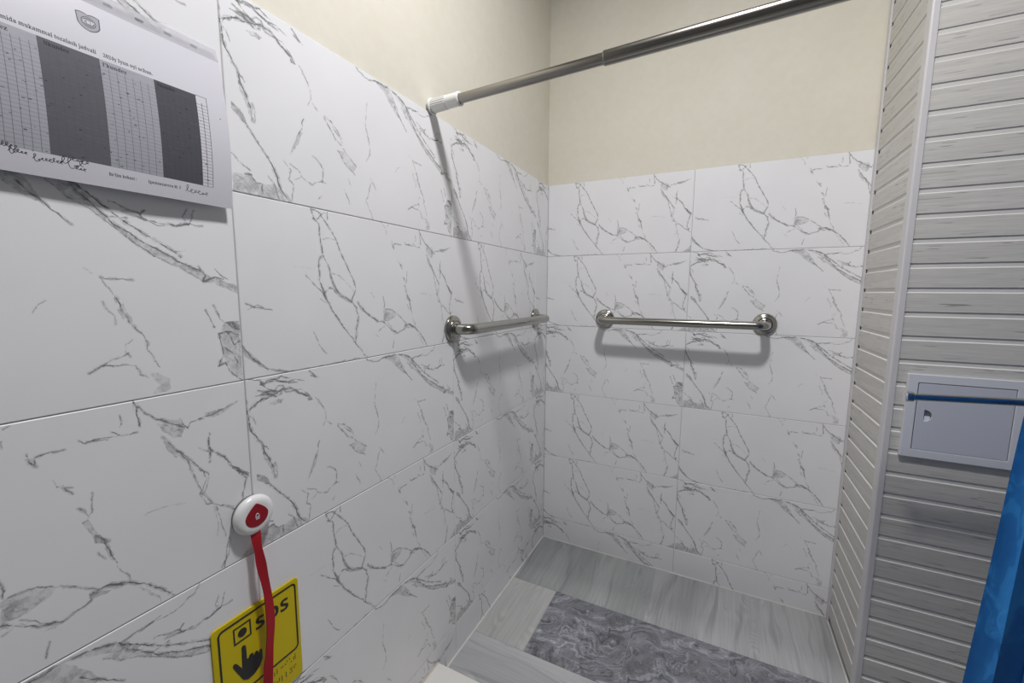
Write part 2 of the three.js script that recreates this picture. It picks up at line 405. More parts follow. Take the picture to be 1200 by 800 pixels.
const wallFar = structure(mesh('wall_right', paintBox(0.15, ROOM.ceil, ROOM.rear + 0.15, ROOM.right + 0.075, ROOM.ceil / 2, ROOM.rear / 2), greyWallMat), 'grey right wall');
const wallRear = structure(mesh('wall_rear', paintBox(ROOM.right + 0.4, ROOM.ceil, 0.15, ROOM.right / 2, ROOM.ceil / 2, ROOM.rear + 0.075), greyWallMat), 'grey rear wall');
const ceiling = structure(mesh('ceiling', paintBox(ROOM.right + 0.4, 0.12, ROOM.rear + 0.4, ROOM.right / 2, ROOM.ceil + 0.06, ROOM.rear / 2), ceilMat), 'grey ceiling');

// ---- floor: pale streaked border tiles around dark marbled tiles
const paleTex = dataTex(1024, 512, (u, v) => {         // streaks run along v
  const w = fbm(u * 5, v * 1.6, 201, 3) * 0.9, s = fbm(u * 46 + w * 9, v * 2.2 + w, 203, 4), f = fbm(u * 190 + w * 6, v * 7, 207, 2), b = fbm(u * 7 + w, v * 1.3, 209, 3);
  const dark = sstep(0.54, 0.8, s) * 0.08, c = 0.715 + (b - 0.5) * 0.16 + (f - 0.5) * 0.07 - dark;
  const knot = sstep(0.62, 0.78, fbm(u * 14 + 3, v * 5, 211, 3)) * Math.sin((fbm(u * 9, v * 4, 213, 2) * 60)) * 0.03;
  return [c + knot - 0.006, c + knot, c + knot + 0.004];
});
const darkTex = dataTex(1024, 1024, (u, v) => {        // wavy pale and dark threads in blue-grey stone
  const x = u * 4, y = v * 4, wx = fbm(x * 1.1, y * 1.1, 221, 5) - 0.5, wy = fbm(x * 1.1 + 7, y * 1.1, 223, 5) - 0.5;
  const p = (y * 1.0 - x * 0.35) * 3.2 + wx * 6, q = (x + y * 0.3) * 0.9 + wy * 3;
  const ridge = (a, b, s, e) => Math.pow(1 - Math.abs(fbm(a, b, s, 4) - 0.5) * 2, e);
  const pale = ridge(p, q, 227, 14), pale2 = ridge(p * 2.3 + 4, q * 1.7, 229, 18), dark = ridge(p * 1.3 + 9, q * 0.8, 235, 12), dark2 = ridge(p * 3 + 2, q * 2, 237, 16);
  const body = fbm(x * 2.4 + wx * 4, y * 2.4 + wy * 4, 231, 4), grain = hash2(u * 1024 | 0, v * 1024 | 0, 5) - 0.5;
  const c = 0.525 + (body - 0.5) * 0.2 + pale * 0.15 + pale2 * 0.13 - dark * 0.15 - dark2 * 0.1 + grain * 0.05;
  return [c * 0.985, c, c * 1.04];
});
const paleMat = new THREE.MeshPhysicalMaterial({ map: paleTex, roughness: 0.5 });
const paleMatB = new THREE.MeshPhysicalMaterial({ map: paleTex, color: new THREE.Color().setRGB(1.1, 1.09, 1.05), roughness: 0.5 });
const paleMatC = new THREE.MeshPhysicalMaterial({ map: paleTex, color: new THREE.Color().setRGB(0.84, 0.86, 0.84), roughness: 0.5 });
const darkMat = new THREE.MeshPhysicalMaterial({ map: darkTex, roughness: 0.42 });
const floor = structure(group('floor'), 'floor of pale streaked border tiles around dark marbled tiles');
mesh('screed', box(ROOM.right + 0.4, 0.12, ROOM.rear + 0.4, ROOM.right / 2, -0.0615, ROOM.rear / 2), groutMat, floor);
// floor tile over x a..b, z c..d ; turn: streaks along x instead of z
let floorCount = 0;
function floorTile(a, b, c, d, mat, turn, ou, ov, sc) {
  const j = 0.0012;
  const g = slab(a + j / 2, -d + j / 2, b - a - j, d - c - j, 0.01, 0.0006, (x, y) => (turn ? [(y + d) / sc + ou, (x - a) / sc + ov] : [(x - a) / sc + ou, (y + d) / sc + ov]));
  g.rotateX(-Math.PI / 2);
  floorCount++;
  return mesh('tile', g, mat, floor);
}
const ZA = 0.318, ZB = 0.622, XA = 0.186;
floorTile(0, 0.512, 0, ZA, paleMatC, false, 0.05, 0.2, 0.75);
floorTile(0.512, X2, 0, ZA, paleMat, false, 0.2, 0.55, 0.75);
floorTile(0, XA, ZA, ZB, paleMatB, false, 0.6, 0.1, 0.9);
for (let i = 0; i < 4; i++) floorTile(XA + i * 0.298, Math.min(ROOM.right, XA + (i + 1) * 0.298), ZA, ZB, darkMat, false, (i * 0.37) % 0.44, (i * 0.29) % 0.4, 0.55);
floorTile(XA + 4 * 0.298, ROOM.right, ZA, ZB, darkMat, false, 0.02, 0.3, 0.8);
for (let i = 0; i < 3; i++) floorTile(i * 0.6, Math.min(ROOM.right, (i + 1) * 0.6), ZB, ZB + 0.3, [paleMat, paleMatC, paleMatB][i], true, 0.1 + i * 0.2, 0.03 + i * 0.08, 0.75);
for (let r = 0; r < 7; r++) for (let i = 0; i < 3; i++) {
  const c = ZB + 0.3 + r * 0.3;
  floorTile(i * 0.6, Math.min(ROOM.right, (i + 1) * 0.6), c, Math.min(ROOM.rear, c + 0.3), [paleMat, paleMatC, paleMatB][(i + r * 2) % 3], true, (i * 0.23 + r * 0.17) % 0.55, (r * 0.07) % 0.19, 0.75);
}
// grout beads where floor meets walls
function bead(L, seed, r = 0.004) {
  const g = new THREE.CylinderGeometry(r, r, L, 6, 40), p = g.attributes.position;
  for (let i = 0; i < p.count; i++) { const y = p.getY(i), k = 0.45 + fbm(y * 28, 3, seed, 3) * 1.1; p.setX(i, p.getX(i) * k); p.setZ(i, p.getZ(i) * k); }
  g.computeVertexNormals();
  return g;
}
const beadLeft = structure(mesh('trim_1', bead(0.83, 5, 0.0034).rotateX(Math.PI / 2).translate(0.001, 0.0005, 0.415), caulkMat), 'white grout bead along the floor below the side wall');
const beadBack = structure(mesh('trim_2', bead(1.1, 9, 0.0022).rotateZ(Math.PI / 2).translate(0.55, 0.0005, 0.001), caulkMat), 'white grout bead along the floor below the back wall');
const beadSide = structure(mesh('trim_3', bead(0.33, 15, 0.0026).rotateX(Math.PI / 2).translate(X2 - 0.001, 0.0005, 0.165), caulkMat), 'white grout bead along the floor below the panelled return');

// ---------------------------------------------------------------- boxed-in wall of grooved plastic boards
const ZF = 0.335, PITCH = 0.0605, CH = 0.0115;
const boardTex = dataTex(2048, 512, (u, v) => {        // 1.28 m x 0.32 m of printed wood grain, along u
  const x = u * 1.28, y = v * 0.32;
  if (v > 0.92) { const n = (fbm(x * 40, y * 200, 331, 2) - 0.5) * 0.02, c = v > 0.96 ? 0.9 : 0.82; return [c + n, c + n - 0.005, c + n - 0.02]; }   // the bare plastic of ledge and channel
  const fine = fbm(x * 26, y * 900, 301, 3) - 0.5, mid = fbm(x * 9, y * 260, 305, 3) - 0.5, tone = fbm(x * 3, y * 30, 307, 2) - 0.5;
  const dashN = vnoise(x * 14, y * 420, 311) * 0.6 + vnoise(x * 33, y * 420, 313) * 0.4, gate = vnoise(x * 7 + 3, y * 90, 317);
  const dash = sstep(0.74, 0.84, dashN) * sstep(0.45, 0.62, gate);
  const c = 0.79 + fine * 0.09 + mid * 0.06 + tone * 0.03 - dash * 0.2;
  return [c, c * 0.99, c * 0.965];
});
const boardMat = new THREE.MeshPhysicalMaterial({ map: boardTex, roughness: 0.5 });
const trimMat = new THREE.MeshPhysicalMaterial({ color: new THREE.Color().setRGB(0.62, 0.61, 0.62), roughness: 0.4 });
const cavityMat = new THREE.MeshStandardMaterial({ color: new THREE.Color().setRGB(0.36, 0.35, 0.33), roughness: 1 });
// board: face z = 0, a shallow unprinted channel below the face; the channel floor starts at t0
// profile from the top down: [y, z, printed?]; the pale ledge and channel read the unprinted strip of the texture
const PROFILE = [[PITCH, -0.009, 0], [PITCH, -0.0028, 0], [PITCH - 0.0008, -0.0008, 0], [PITCH - 0.0021, 0, 1], [CH + 0.0006, 0, 0], [CH, -0.0007, 2], [CH, -0.0028, 3], [0, -0.0028, 0], [0, -0.009, 0]];
function boardGeo(L, t0, ou, ov) {
  const P = [], N = [], U = [];
  const quad = (x0, x1, a, b, f) => {
    const n = new THREE.Vector2(-(b[1] - a[1]), b[0] - a[0]).negate().normalize();   // outward in (y, z)
    const uv = (x, y) => (f === 1 ? [x / 1.28 + ou, y / 0.32 + (ov % 0.7)] : [x / 1.28 + ou, f === 3 ? 0.945 : 0.98]);
    const v0 = uv(x0, a[0]), v1 = uv(x1, a[0]), v2 = uv(x1, b[0]), v3 = uv(x0, b[0]);
    for (const [x, q, w] of [[x0, a, v0], [x0, b, v3], [x1, b, v2], [x0, a, v0], [x1, b, v2], [x1, a, v1]]) { P.push(x, q[0], q[1]); N.push(0, n.x, n.y); U.push(...w); }
  };
  for (let i = 0; i + 1 < PROFILE.length; i++) { const a = PROFILE[i], b = PROFILE[i + 1]; quad(a[2] === 3 ? t0 : 0, L, a, b, a[2]); }
  quad(0, L, PROFILE[PROFILE.length - 1], PROFILE[0], 0);
  const g = new THREE.BufferGeometry();
  g.setAttribute('position', new THREE.Float32BufferAttribute(P, 3)); g.setAttribute('normal', new THREE.Float32BufferAttribute(N, 3)); g.setAttribute('uv', new THREE.Float32BufferAttribute(U, 2));
  return g;
}
const wallBoards = structure(group('wall_panelled'), 'boxed-in wall of grooved grey-beige plastic boards');
const NB = Math.ceil(ROOM.ceil / PITCH), Y0 = 1.777 - Math.round(1.777 / PITCH) * PITCH - CH;
const frontW = ROOM.right - X2 - 0.002;
const frontVar = [], sideVar = [];
for (let i = 0; i < 6; i++) { frontVar.push(boardGeo(frontW, 0, i * 0.37, i * 0.19 + 0.03)); sideVar.push(boardGeo(ZF - 0.003, 0.031, i * 0.29 + 0.11, i * 0.23)); }
const orderR = rng(77);
for (let i = 0; i <= NB; i++) {
  const y = Y0 + i * PITCH;
  if (y + PITCH < 0.005 || y + PITCH > ROOM.ceil) continue;
  const f = mesh('board', frontVar[Math.floor(orderR() * 6)], boardMat, wallBoards); f.position.set(X2 + 0.002, y, ZF);
  const s = mesh('board', sideVar[Math.floor(orderR() * 6)], boardMat, wallBoards); s.rotation.y = -Math.PI / 2; s.position.set(X2, y, 0.001);
}
mesh('backing', mergeGeometries([box(0.02, ROOM.ceil, ZF - 0.03, X2 + 0.03, ROOM.ceil / 2, (ZF - 0.03) / 2), box(ROOM.right - X2 - 0.02, ROOM.ceil, 0.02, (ROOM.right + X2 + 0.02) / 2, ROOM.ceil / 2, ZF - 0.03)]), cavityMat, wallBoards);
{ // corner angle and the edge strip against the tiles
  const s = new THREE.Shape(), o = 0.003, a = 0.027, b = 0.012, r = 0.005;
  s.moveTo(-o, a); s.lineTo(-o, -o + r); s.quadraticCurveTo(-o, -o, -o + r, -o); s.lineTo(b, -o); s.lineTo(b, -0.0005); s.lineTo(0.0005, -0.0005 + 0.001); s.lineTo(0, a); s.closePath();
  const g = new THREE.ExtrudeGeometry(s, { depth: ROOM.ceil, bevelEnabled: false, curveSegments: 6 });
  g.rotateX(-Math.PI / 2);      // shape y -> -z
  g.translate(X2, 0, ZF);
  mesh('corner_strip', g, trimMat, wallBoards).userData.label = 'pale plastic corner strip';
  const e = new RoundedBoxGeometry(0.006, ROOM.ceil, 0.022, 2, 0.0015); e.translate(X2 - 0.0005, ROOM.ceil / 2, 0.012);
  mesh('edge_strip', e, trimMat, wallBoards).userData.label = 'pale plastic edge strip beside the tiles';
}

// ---------------------------------------------------------------- metals and plastics
const brushed = dataTex(256, 256, (u, v) => { const n = 0.5 + (fbm(u * 3, v * 120, 401, 3) - 0.5) * 0.9; return [n, n, n]; }, false);
const steelMat = new THREE.MeshPhysicalMaterial({ color: new THREE.Color().setRGB(0.38, 0.37, 0.34), metalness: 1, roughness: 0.2, bumpMap: brushed, bumpScale: 0.00006 });
const rodMat = new THREE.MeshPhysicalMaterial({ color: new THREE.Color().setRGB(0.3, 0.285, 0.26), metalness: 1, roughness: 0.24 });
const chromeMat = new THREE.MeshPhysicalMaterial({ color: new THREE.Color().setRGB(0.68, 0.7, 0.73), metalness: 1, roughness: 0.16 });
const whitePlastic = new THREE.MeshPhysicalMaterial({ color: new THREE.Color().setRGB(0.8, 0.8, 0.78), roughness: 0.35, clearcoat: 0.3, clearcoatRoughness: 0.3 });

// ---- ceiling lamp (above the picture): a small round panel
{
  const t = tag(group('ceiling_lamp'), 'small round white panel lamp on the ceiling above the stall', 'lamp');
  t.position.set(LAMP.x, ROOM.ceil, LAMP.z);
  mesh('housing', new THREE.LatheGeometry([[0.001, 0], [0.115, 0], [0.115, -0.018], [0.11, -0.026], [0.098, -0.028], [0.094, -0.022], [0.001, -0.022]].map((p) => new THREE.Vector2(...p)), 48), whitePlastic, t);
  const glow = new THREE.MeshStandardMaterial({ color: 0xffffff, emissive: new THREE.Color(0.975, 0.96, 0.972), emissiveIntensity: 3 });
  mesh('diffuser', new THREE.CylinderGeometry(0.093, 0.093, 0.003, 48).translate(0, -0.0245, 0), glow, t);
}

// ---- grab bars: local x along the wall, z out of the wall
function flangeGeo() {
  const pr = [[0.001, 0.0], [0.0385, 0.0], [0.0388, 0.004], [0.0375, 0.0075], [0.033, 0.0098], [0.0285, 0.0105], [0.0275, 0.0125], [0.0262, 0.0145], [0.0235, 0.0152], [0.0215, 0.0138], [0.0195, 0.0155], [0.0165, 0.0168], [0.0135, 0.017]];
  const g = new THREE.LatheGeometry(pr.map((p) => new THREE.Vector2(...p)), 56); g.rotateX(Math.PI / 2);
  return g;
}
function grabBar(span, off, r, label) {
  const t = tag(group('grab_bar'), label, 'grab bar');
  const c = 0.036, h = span / 2, P = new THREE.CurvePath(), V = (x, z) => new THREE.Vector3(x, 0, z);
  P.add(new THREE.LineCurve3(V(-h, 0.002), V(-h, off - c)));
  P.add(new THREE.QuadraticBezierCurve3(V(-h, off - c), V(-h, off), V(-h + c, off)));
  P.add(new THREE.LineCurve3(V(-h + c, off), V(h - c, off)));
  P.add(new THREE.QuadraticBezierCurve3(V(h - c, off), V(h, off), V(h, off - c)));
  P.add(new THREE.LineCurve3(V(h, off - c), V(h, 0.002)));
  mesh('tube', new THREE.TubeGeometry(P, 160, r, 24, false), steelMat, t);
  for (const s of [-1, 1]) { const f = mesh('flange', flangeGeo(), steelMat, t); f.position.x = s * h; }
  return t;
}
const barBack = grabBar(0.574, 0.101, 0.0145, 'brushed steel grab bar on the back wall, facing the stall opening');
barBack.position.set(0.55, 1.045, 0);
const barLeft = grabBar(0.6, 0.06, 0.0155, 'brushed steel grab bar on the side wall, ending in the tiled corner');
barLeft.rotation.y = Math.PI / 2; barLeft.position.set(0, 1.047, 0.434);

// ---- shower curtain rod
const ROD0 = new THREE.Vector3(0, 1.622, 0.82), RODDIR = new THREE.Vector3(1, 0.024, 0.018).normalize();
const rodLen = (ROOM.right - 0.002) / RODDIR.x;
const rod = tag(group('curtain_rod'), 'telescopic steel shower curtain rod with a white plastic end on the tiled wall', 'curtain rod');
rod.position.copy(ROD0);
rod.quaternion.setFromUnitVectors(new THREE.Vector3(1, 0, 0), RODDIR);
{
  const cyl = (r0, r1, x0, x1, n = 32) => new THREE.CylinderGeometry(r1, r0, x1 - x0, n, 1).rotateZ(-Math.PI / 2).translate((x0 + x1) / 2, 0, 0);
  const lathe = (pr, n = 40) => new THREE.LatheGeometry(pr.map((p) => new THREE.Vector2(...p)), n).rotateZ(-Math.PI / 2);
  mesh('tube', lathe([[0.0115, 0.03], [0.0115, 0.46]]), rodMat, rod).userData.label = 'thinner inner tube';
  mesh('tube', lathe([[0.0116, 0.447], [0.0136, 0.447], [0.0142, 0.449], [0.0142, rodLen - 0.03]]), rodMat, rod).userData.label = 'thicker outer tube';
  for (const s of [0, 1]) {
    const e = group('end_cap', rod); e.userData.label = 'white plastic end cap';
    if (s) { e.position.x = rodLen; e.rotation.y = Math.PI; }
    mesh('flange', lathe([[0.0, 0.0005], [0.0175, 0.0005], [0.0195, 0.003], [0.0195, 0.006], [0.0178, 0.008], [0.0, 0.008]]), whitePlastic, e);
    const rs = new THREE.Shape(), N = 20;
    for (let i = 0; i < N * 4; i++) { const a = i / (N * 4) * TAU, r = i % 4 < 2 ? 0.0166 : 0.0154; if (i) rs.lineTo(Math.cos(a) * r, Math.sin(a) * r); else rs.moveTo(r, 0); }
    rs.closePath();
    const rg = new THREE.ExtrudeGeometry(rs, { depth: 0.042, bevelEnabled: false }); rg.rotateY(Math.PI / 2).translate(0.008, 0, 0);
    mesh('ribbed_sleeve', rg, whitePlastic, e);
    mesh('collar', lathe([[0.012, 0.05], [0.0152, 0.05], [0.0158, 0.052], [0.0158, 0.084], [0.0165, 0.086], [0.0165, 0.09], [0.012, 0.0905]]), whitePlastic, e);
  }
}

// ---- blue shower curtain gathered at the rod's right end
{
  const t = tag(group('shower_curtain'), 'blue patterned shower curtain gathered at the end of the rod', 'curtain');
  const blueTex = dataTex(1024, 1024, (u, v) => {
    const x = u * 24, y = v * 24, wx = fbm(x * 0.6, y * 0.6, 501, 3) - 0.5, wy = fbm(x * 0.6 + 5, y * 0.6 + 2, 503, 3) - 0.5;
    const s = fbm(x * 0.5 + wx * 3.5, y * 0.5 + wy * 3.5, 507, 3), vein = Math.pow(1 - Math.abs(fbm(x * 0.7 + wx * 4, y * 0.7 + wy * 4, 513, 4) - 0.5) * 2, 7);
    const leaf = sstep(0.52, 0.6, s) * 0.07 + vein * sstep(0.4, 0.6, fbm(x * 0.5, y * 0.5, 511, 2)) * 0.09, th = hash2(u * 1024 | 0, v * 1024 | 0, 3) - 0.5;
    const k = leaf + (s - 0.5) * 0.12 + th * 0.02;
    return [0.06 + k * 0.9, 0.42 + k * 0.95, 0.715 + k];
  });
  const cloth = new THREE.MeshPhysicalMaterial({ map: blueTex, roughness: 0.75, side: THREE.DoubleSide, transmission: 0.12, thickness: 0, sheen: 0.3, sheenRoughness: 0.5 });
  const NU = 200, NV = 60, P = [], U = [], I = [];
  const topY = 1.628, botY = 0.05;
  for (let j = 0; j <= NV; j++) for (let i = 0; i <= NU; i++) {
    const s = i / NU, v = j / NV, y = lerp(topY, botY, v);
    const left = 1.069 + 0.044 * y + 0.003 * Math.sin(y * 7), right = 1.66 + 0.02 * v, fold = s * 6 * TAU;
    const amp = lerp(0.016, 0.026, v) * sstep(0, 0.08, s);
    const zc = ROD0.z + RODDIR.z / RODDIR.x * 1.3;
    P.push(lerp(left, right, s) + 0.008 * Math.sin(fold * 2) * sstep(0, 0.06, s), y, zc + amp * Math.sin(fold + 0.35 * Math.sin(y * 3 + s * 9)) + 0.004 * Math.sin(y * 11 + s * 20));
    U.push(s * 1.6, v * 1.55);
  }
  for (let j = 0; j < NV; j++) for (let i = 0; i < NU; i++) { const a = j * (NU + 1) + i, b = a + 1, c = a + NU + 1, d = c + 1; I.push(a, c, b, b, c, d); }
  const g = new THREE.BufferGeometry();
  g.setAttribute('position', new THREE.Float32BufferAttribute(P, 3)); g.setAttribute('uv', new THREE.Float32BufferAttribute(U, 2)); g.setIndex(I); g.computeVertexNormals();
  mesh('cloth', g, cloth, t);
  for (let i = 0; i < 9; i++) {
    const x = 1.17 + i * 0.061, d = x / RODDIR.x;
    const r = tag(mesh('curtain_ring', new THREE.TorusGeometry(0.021, 0.0022, 8, 28).rotateY(Math.PI / 2), whitePlastic), 'white plastic curtain ring holding the blue curtain on the rod', 'ring', 'curtain rings on the rod');
    r.position.set(x, ROD0.y + RODDIR.y * d - 0.0046, ROD0.z + RODDIR.z * d);
  }
}

// ---- access hatch on the boards
{
  const hatchMat = new THREE.MeshPhysicalMaterial({ color: new THREE.Color().setRGB(0.66, 0.68, 0.73), roughness: 0.42 });
  const doorMat = new THREE.MeshPhysicalMaterial({ color: new THREE.Color().setRGB(0.55, 0.575, 0.645), roughness: 0.45 });
  const t = tag(group('access_hatch'), 'pale plastic access hatch with a half-round finger pull on the boarded wall', 'hatch');
  const x0 = 1.133, x1 = 1.352, y0 = 0.737, y1 = 0.954, f = 0.021;
  t.position.set(x0, y0, ZF);
  const w = x1 - x0, h = y1 - y0;
  const s = roundRect(new THREE.Shape(), 0, 0, w, h, 0.002); s.holes.push(roundRect(new THREE.Path(), f, f, w - 2 * f, h - 2 * f, 0.001));
  mesh('frame', extrude(s, 0.0086, 0.0012, 2).translate(0, 0, 0.0012), hatchMat, t);
  mesh('recess', box(w - 0.02, h - 0.02, 0.001, w / 2, h / 2, 0.0008), doorMat, t);
  // door with the half-round finger pull cut through its face
  const d = new THREE.Shape(), gx = 0.0011;
  roundRect(d, f + gx * 1.6, f + gx * 0.7, w - 2 * f - gx * 3, h - 2 * f - gx * 2.2, 0.001);
  const cx = 0.039, cy = 0.112, r = 0.0148, hole = new THREE.Path();
  hole.moveTo(cx, cy - r); hole.absarc(cx, cy, r, -Math.PI / 2, Math.PI / 2, false); hole.lineTo(cx, cy - r);
  d.holes.push(hole);
  const door = mesh('door', extrude(d, 0.002, 0.0006, 1).translate(0, 0, 0.0078), doorMat, t);
  // sloped cup behind the pull
  const cup = new THREE.Shape(); cup.moveTo(cx, cy - r); cup.absarc(cx, cy, r, -Math.PI / 2, -0.15, false); cup.lineTo(cx, cy - 0.15 * r);
  const cg = new THREE.ExtrudeGeometry(cup, { depth: 0.0006, bevelEnabled: false, curveSegments: 16 }), cp = cg.attributes.position;
  for (let i = 0; i < cp.count; i++) cp.setZ(i, cp.getZ(i) * 0.5 + 0.0095 - 0.0085 * clamp((cp.getY(i) - cy + r) / r));
  cg.computeVertexNormals();
  mesh('finger_pull', cg, doorMat, door);
}

// ---- chrome towel arm in front of the hatch, held by the right wall
{
  const t = tag(group('towel_rail'), 'thin chrome towel rail with a free capped end in front of the hatch', 'towel rail');
  const A = new THREE.Vector3(1.083, 0.922, 0.492), D = new THREE.Vector3(1, 0.05, 0).normalize(), L = (ROOM.right - A.x) / D.x;
  t.position.copy(A); t.quaternion.setFromUnitVectors(new THREE.Vector3(1, 0, 0), D);
  const lathe = (pr) => new THREE.LatheGeometry(pr.map((p) => new THREE.Vector2(...p)), 32).rotateZ(-Math.PI / 2);
  mesh('bar', lathe([[0.0001, 0.008], [0.0085, 0.008], [0.0085, L - 0.01]]), chromeMat, t);
  mesh('end_cap', lathe([[0.0001, 0.0], [0.009, 0.0], [0.0112, 0.0018], [0.0118, 0.004], [0.0118, 0.014], [0.0112, 0.0155], [0.0085, 0.0158]]), chromeMat, t);
  mesh('wall_mount', lathe([[0.0085, L - 0.03], [0.014, L - 0.028], [0.016, L - 0.012], [0.026, L - 0.009], [0.027, L - 0.002], [0.0001, L - 0.002]]), chromeMat, t);
}

// ---- emergency call button: local x along the wall towards the back, z out
{
  const t = tag(group('call_button'), 'round white emergency call button with a red centre on the tiled wall', 'button');
  t.rotation.y = Math.PI / 2; t.position.set(0.0005, 0.781, 1.337);
  const white = new THREE.MeshPhysicalMaterial({ color: new THREE.Color().setRGB(0.86, 0.86, 0.86), roughness: 0.3, clearcoat: 0.4, clearcoatRoughness: 0.2 });
  const grey = new THREE.MeshStandardMaterial({ color: new THREE.Color().setRGB(0.25, 0.25, 0.26), roughness: 0.6 });
  const lathe = (pr) => new THREE.LatheGeometry(pr.map((p) => new THREE.Vector2(...p)), 56).rotateX(Math.PI / 2);
  mesh('back_plate', lathe([[0.0001, 0], [0.0305, 0], [0.0308, 0.005], [0.0001, 0.005]]), grey, t);
  mesh('shell', lathe([[0.029, 0.0045], [0.0322, 0.0062], [0.0332, 0.0095], [0.0322, 0.0135], [0.029, 0.0168], [0.0245, 0.0185], [0.02, 0.0188], [0.0001, 0.0182]]), white, t);
  // the red centre: broad and round below, a blunt point above
  const s = new THREE.Shape();
  s.moveTo(0.0, 0.0165); s.bezierCurveTo(0.0022, 0.0162, 0.014, 0.0065, 0.0148, 0.0); s.bezierCurveTo(0.015, -0.009, 0.007, -0.0142, 0, -0.0142); s.bezierCurveTo(-0.007, -0.0142, -0.015, -0.009, -0.0148, 0.0); s.bezierCurveTo(-0.014, 0.0065, -0.0022, 0.0162, 0, 0.0165);
  const red = new THREE.MeshPhysicalMaterial({ color: new THREE.Color().setRGB(0.3, 0.004, 0.014), roughness: 0.4 });
  const c = mesh('red_centre', extrude(s, 0.0012, 0.0006, 2).scale(1.3, 1.3, 1).translate(0, 0, 0.0178), red, t);
  const mark = [], M = (g) => mark.push(g.index ? g.toNonIndexed() : g);
  M(new THREE.TorusGeometry(0.0026, 0.0005, 5, 20, Math.PI).translate(0, 0.0012, 0));
  M(box(0.001, 0.0028, 0.0005, -0.0026, 0, 0)); M(box(0.001, 0.0028, 0.0005, 0.0026, 0, 0)); M(box(0.0072, 0.001, 0.0005, 0, -0.0016, 0)); M(box(0.0016, 0.0016, 0.0005, 0, 0.0042, 0));
  const font = await new FontLoader().loadAsync('fonts/droid/droid_sans_bold.typeface.json');
  const tx = new TextGeometry('SOS', { font, size: 0.0026, depth: 0.0004, curveSegments: 3 }); tx.computeBoundingBox(); tx.translate(-tx.boundingBox.max.x / 2, -0.0058, 0); M(tx);
  const mm = mesh('symbol', mergeGeometries(mark.map((g) => { const n = new THREE.BufferGeometry(); n.setAttribute('position', g.attributes.position); n.setAttribute('normal', g.attributes.normal); return n; })), white, c);
  mm.position.z = 0.0202; mm.userData.label = 'white bell symbol and letters SOS';

  // ---- red pull ribbon hanging from the button
  const pts = [[0.0125, 0.760, 1.3375], [0.017, 0.735, 1.339], [0.02, 0.713, 1.338], [0.022, 0.681, 1.3355], [0.0225, 0.635, 1.330], [0.023, 0.581, 1.3285], [0.0225, 0.531, 1.3335], [0.021, 0.490, 1.3375], [0.02, 0.44, 1.337], [0.02, 0.36, 1.334], [0.02, 0.25, 1.336]].map((p) => new THREE.Vector3(...p));
  const cv = new THREE.CatmullRomCurve3(pts), n = 90, P = [], I = [];
  const W = [[1, 1], [1, -1], [-1, -1], [-1, 1]];
  for (let i = 0; i <= n; i++) {
    const p = cv.getPoint(i / n), a = 0.25 + 0.3 * Math.sin(i * 0.11) , hw = 0.0068 * (1 + 0.1 * Math.sin(i * 0.33)), ht = 0.0011;
    const wd = new THREE.Vector3(Math.sin(a), 0, -Math.cos(a)), nd = new THREE.Vector3(Math.cos(a), 0, Math.sin(a));
    for (const [u, v] of W) { const q = p.clone().addScaledVector(wd, u * hw).addScaledVector(nd, v * ht); P.push(q.x, q.y, q.z); }
  }
  for (let i = 0; i < n; i++) for (let k = 0; k < 4; k++) { const a = i * 4 + k, b = i * 4 + (k + 1) % 4, e = a + 4, d = b + 4; I.push(a, b, e, b, d, e); }
  I.push(0, 2, 1, 0, 3, 2); const z = n * 4; I.push(z, z + 1, z + 2, z, z + 2, z + 3);
  let g = new THREE.BufferGeometry(); g.setAttribute('position', new THREE.Float32BufferAttribute(P, 3)); g.setIndex(I); g = g.toNonIndexed(); g.computeVertexNormals();
  const weave = dataTex(64, 64, (u, v) => { const k = 0.5 + 0.5 * Math.sin(v * TAU * 16) * Math.sin(u * TAU * 8); return [k, k, k]; }, false);
  const rib = mesh('pull_cord', g, new THREE.MeshPhysicalMaterial({ color: new THREE.Color().setRGB(0.4, 0.004, 0.014), roughness: 0.7, sheen: 0.3 }));
  tag(rib, 'flat red pull ribbon hanging from the call button across the yellow sign', 'cord');

  // ---- yellow sign: local origin at the plate's upper left corner, x to the right
  const sg = tag(group('emergency_sign'), 'yellow SOS sign with a pointing hand and raised dots below the call button', 'sign');
  sg.rotation.y = Math.PI / 2; sg.position.set(0.0005, 0.617, 1.412);
  const yel = new THREE.MeshPhysicalMaterial({ color: new THREE.Color().setRGB(0.66, 0.52, 0.003), roughness: 0.5, specularIntensity: 0.5 });
  const blk = new THREE.MeshStandardMaterial({ color: new THREE.Color().setRGB(0.012, 0.012, 0.014), roughness: 0.5 });
  mesh('plate', extrude(roundRect(new THREE.Shape(), 0, -0.202, 0.1515, 0.202, 0.008), 0.0015, 0.0008, 2).translate(0, 0, 0.0008), yel, sg);
  const ring = roundRect(new THREE.Shape(), 0.0085, -0.142, 0.1375, 0.1345, 0.009); ring.holes.push(roundRect(new THREE.Path(), 0.0115, -0.139, 0.1315, 0.1285, 0.0065));
  const ink = 0.0006, zf = 0.0031;
  mesh('border', extrude(ring, ink).translate(0, 0, zf), blk, sg);
  const sq = new THREE.Shape(); sq.moveTo(0.0322, -0.048); sq.lineTo(0.0612, -0.048); sq.lineTo(0.0612, -0.019); sq.lineTo(0.0322, -0.019); sq.closePath();
  const sh = new THREE.Path(); sh.moveTo(0.0345, -0.0457); sh.lineTo(0.0589, -0.0457); sh.lineTo(0.0589, -0.0213); sh.lineTo(0.0345, -0.0213); sh.closePath(); sq.holes.push(sh);
  mesh('button_symbol', mergeGeometries([extrude(sq, ink).translate(0, 0, zf), extrude(new THREE.Shape().absarc(0.0467, -0.0335, 0.0072, 0, TAU, false), ink).translate(0, 0, zf)]), blk, sg);
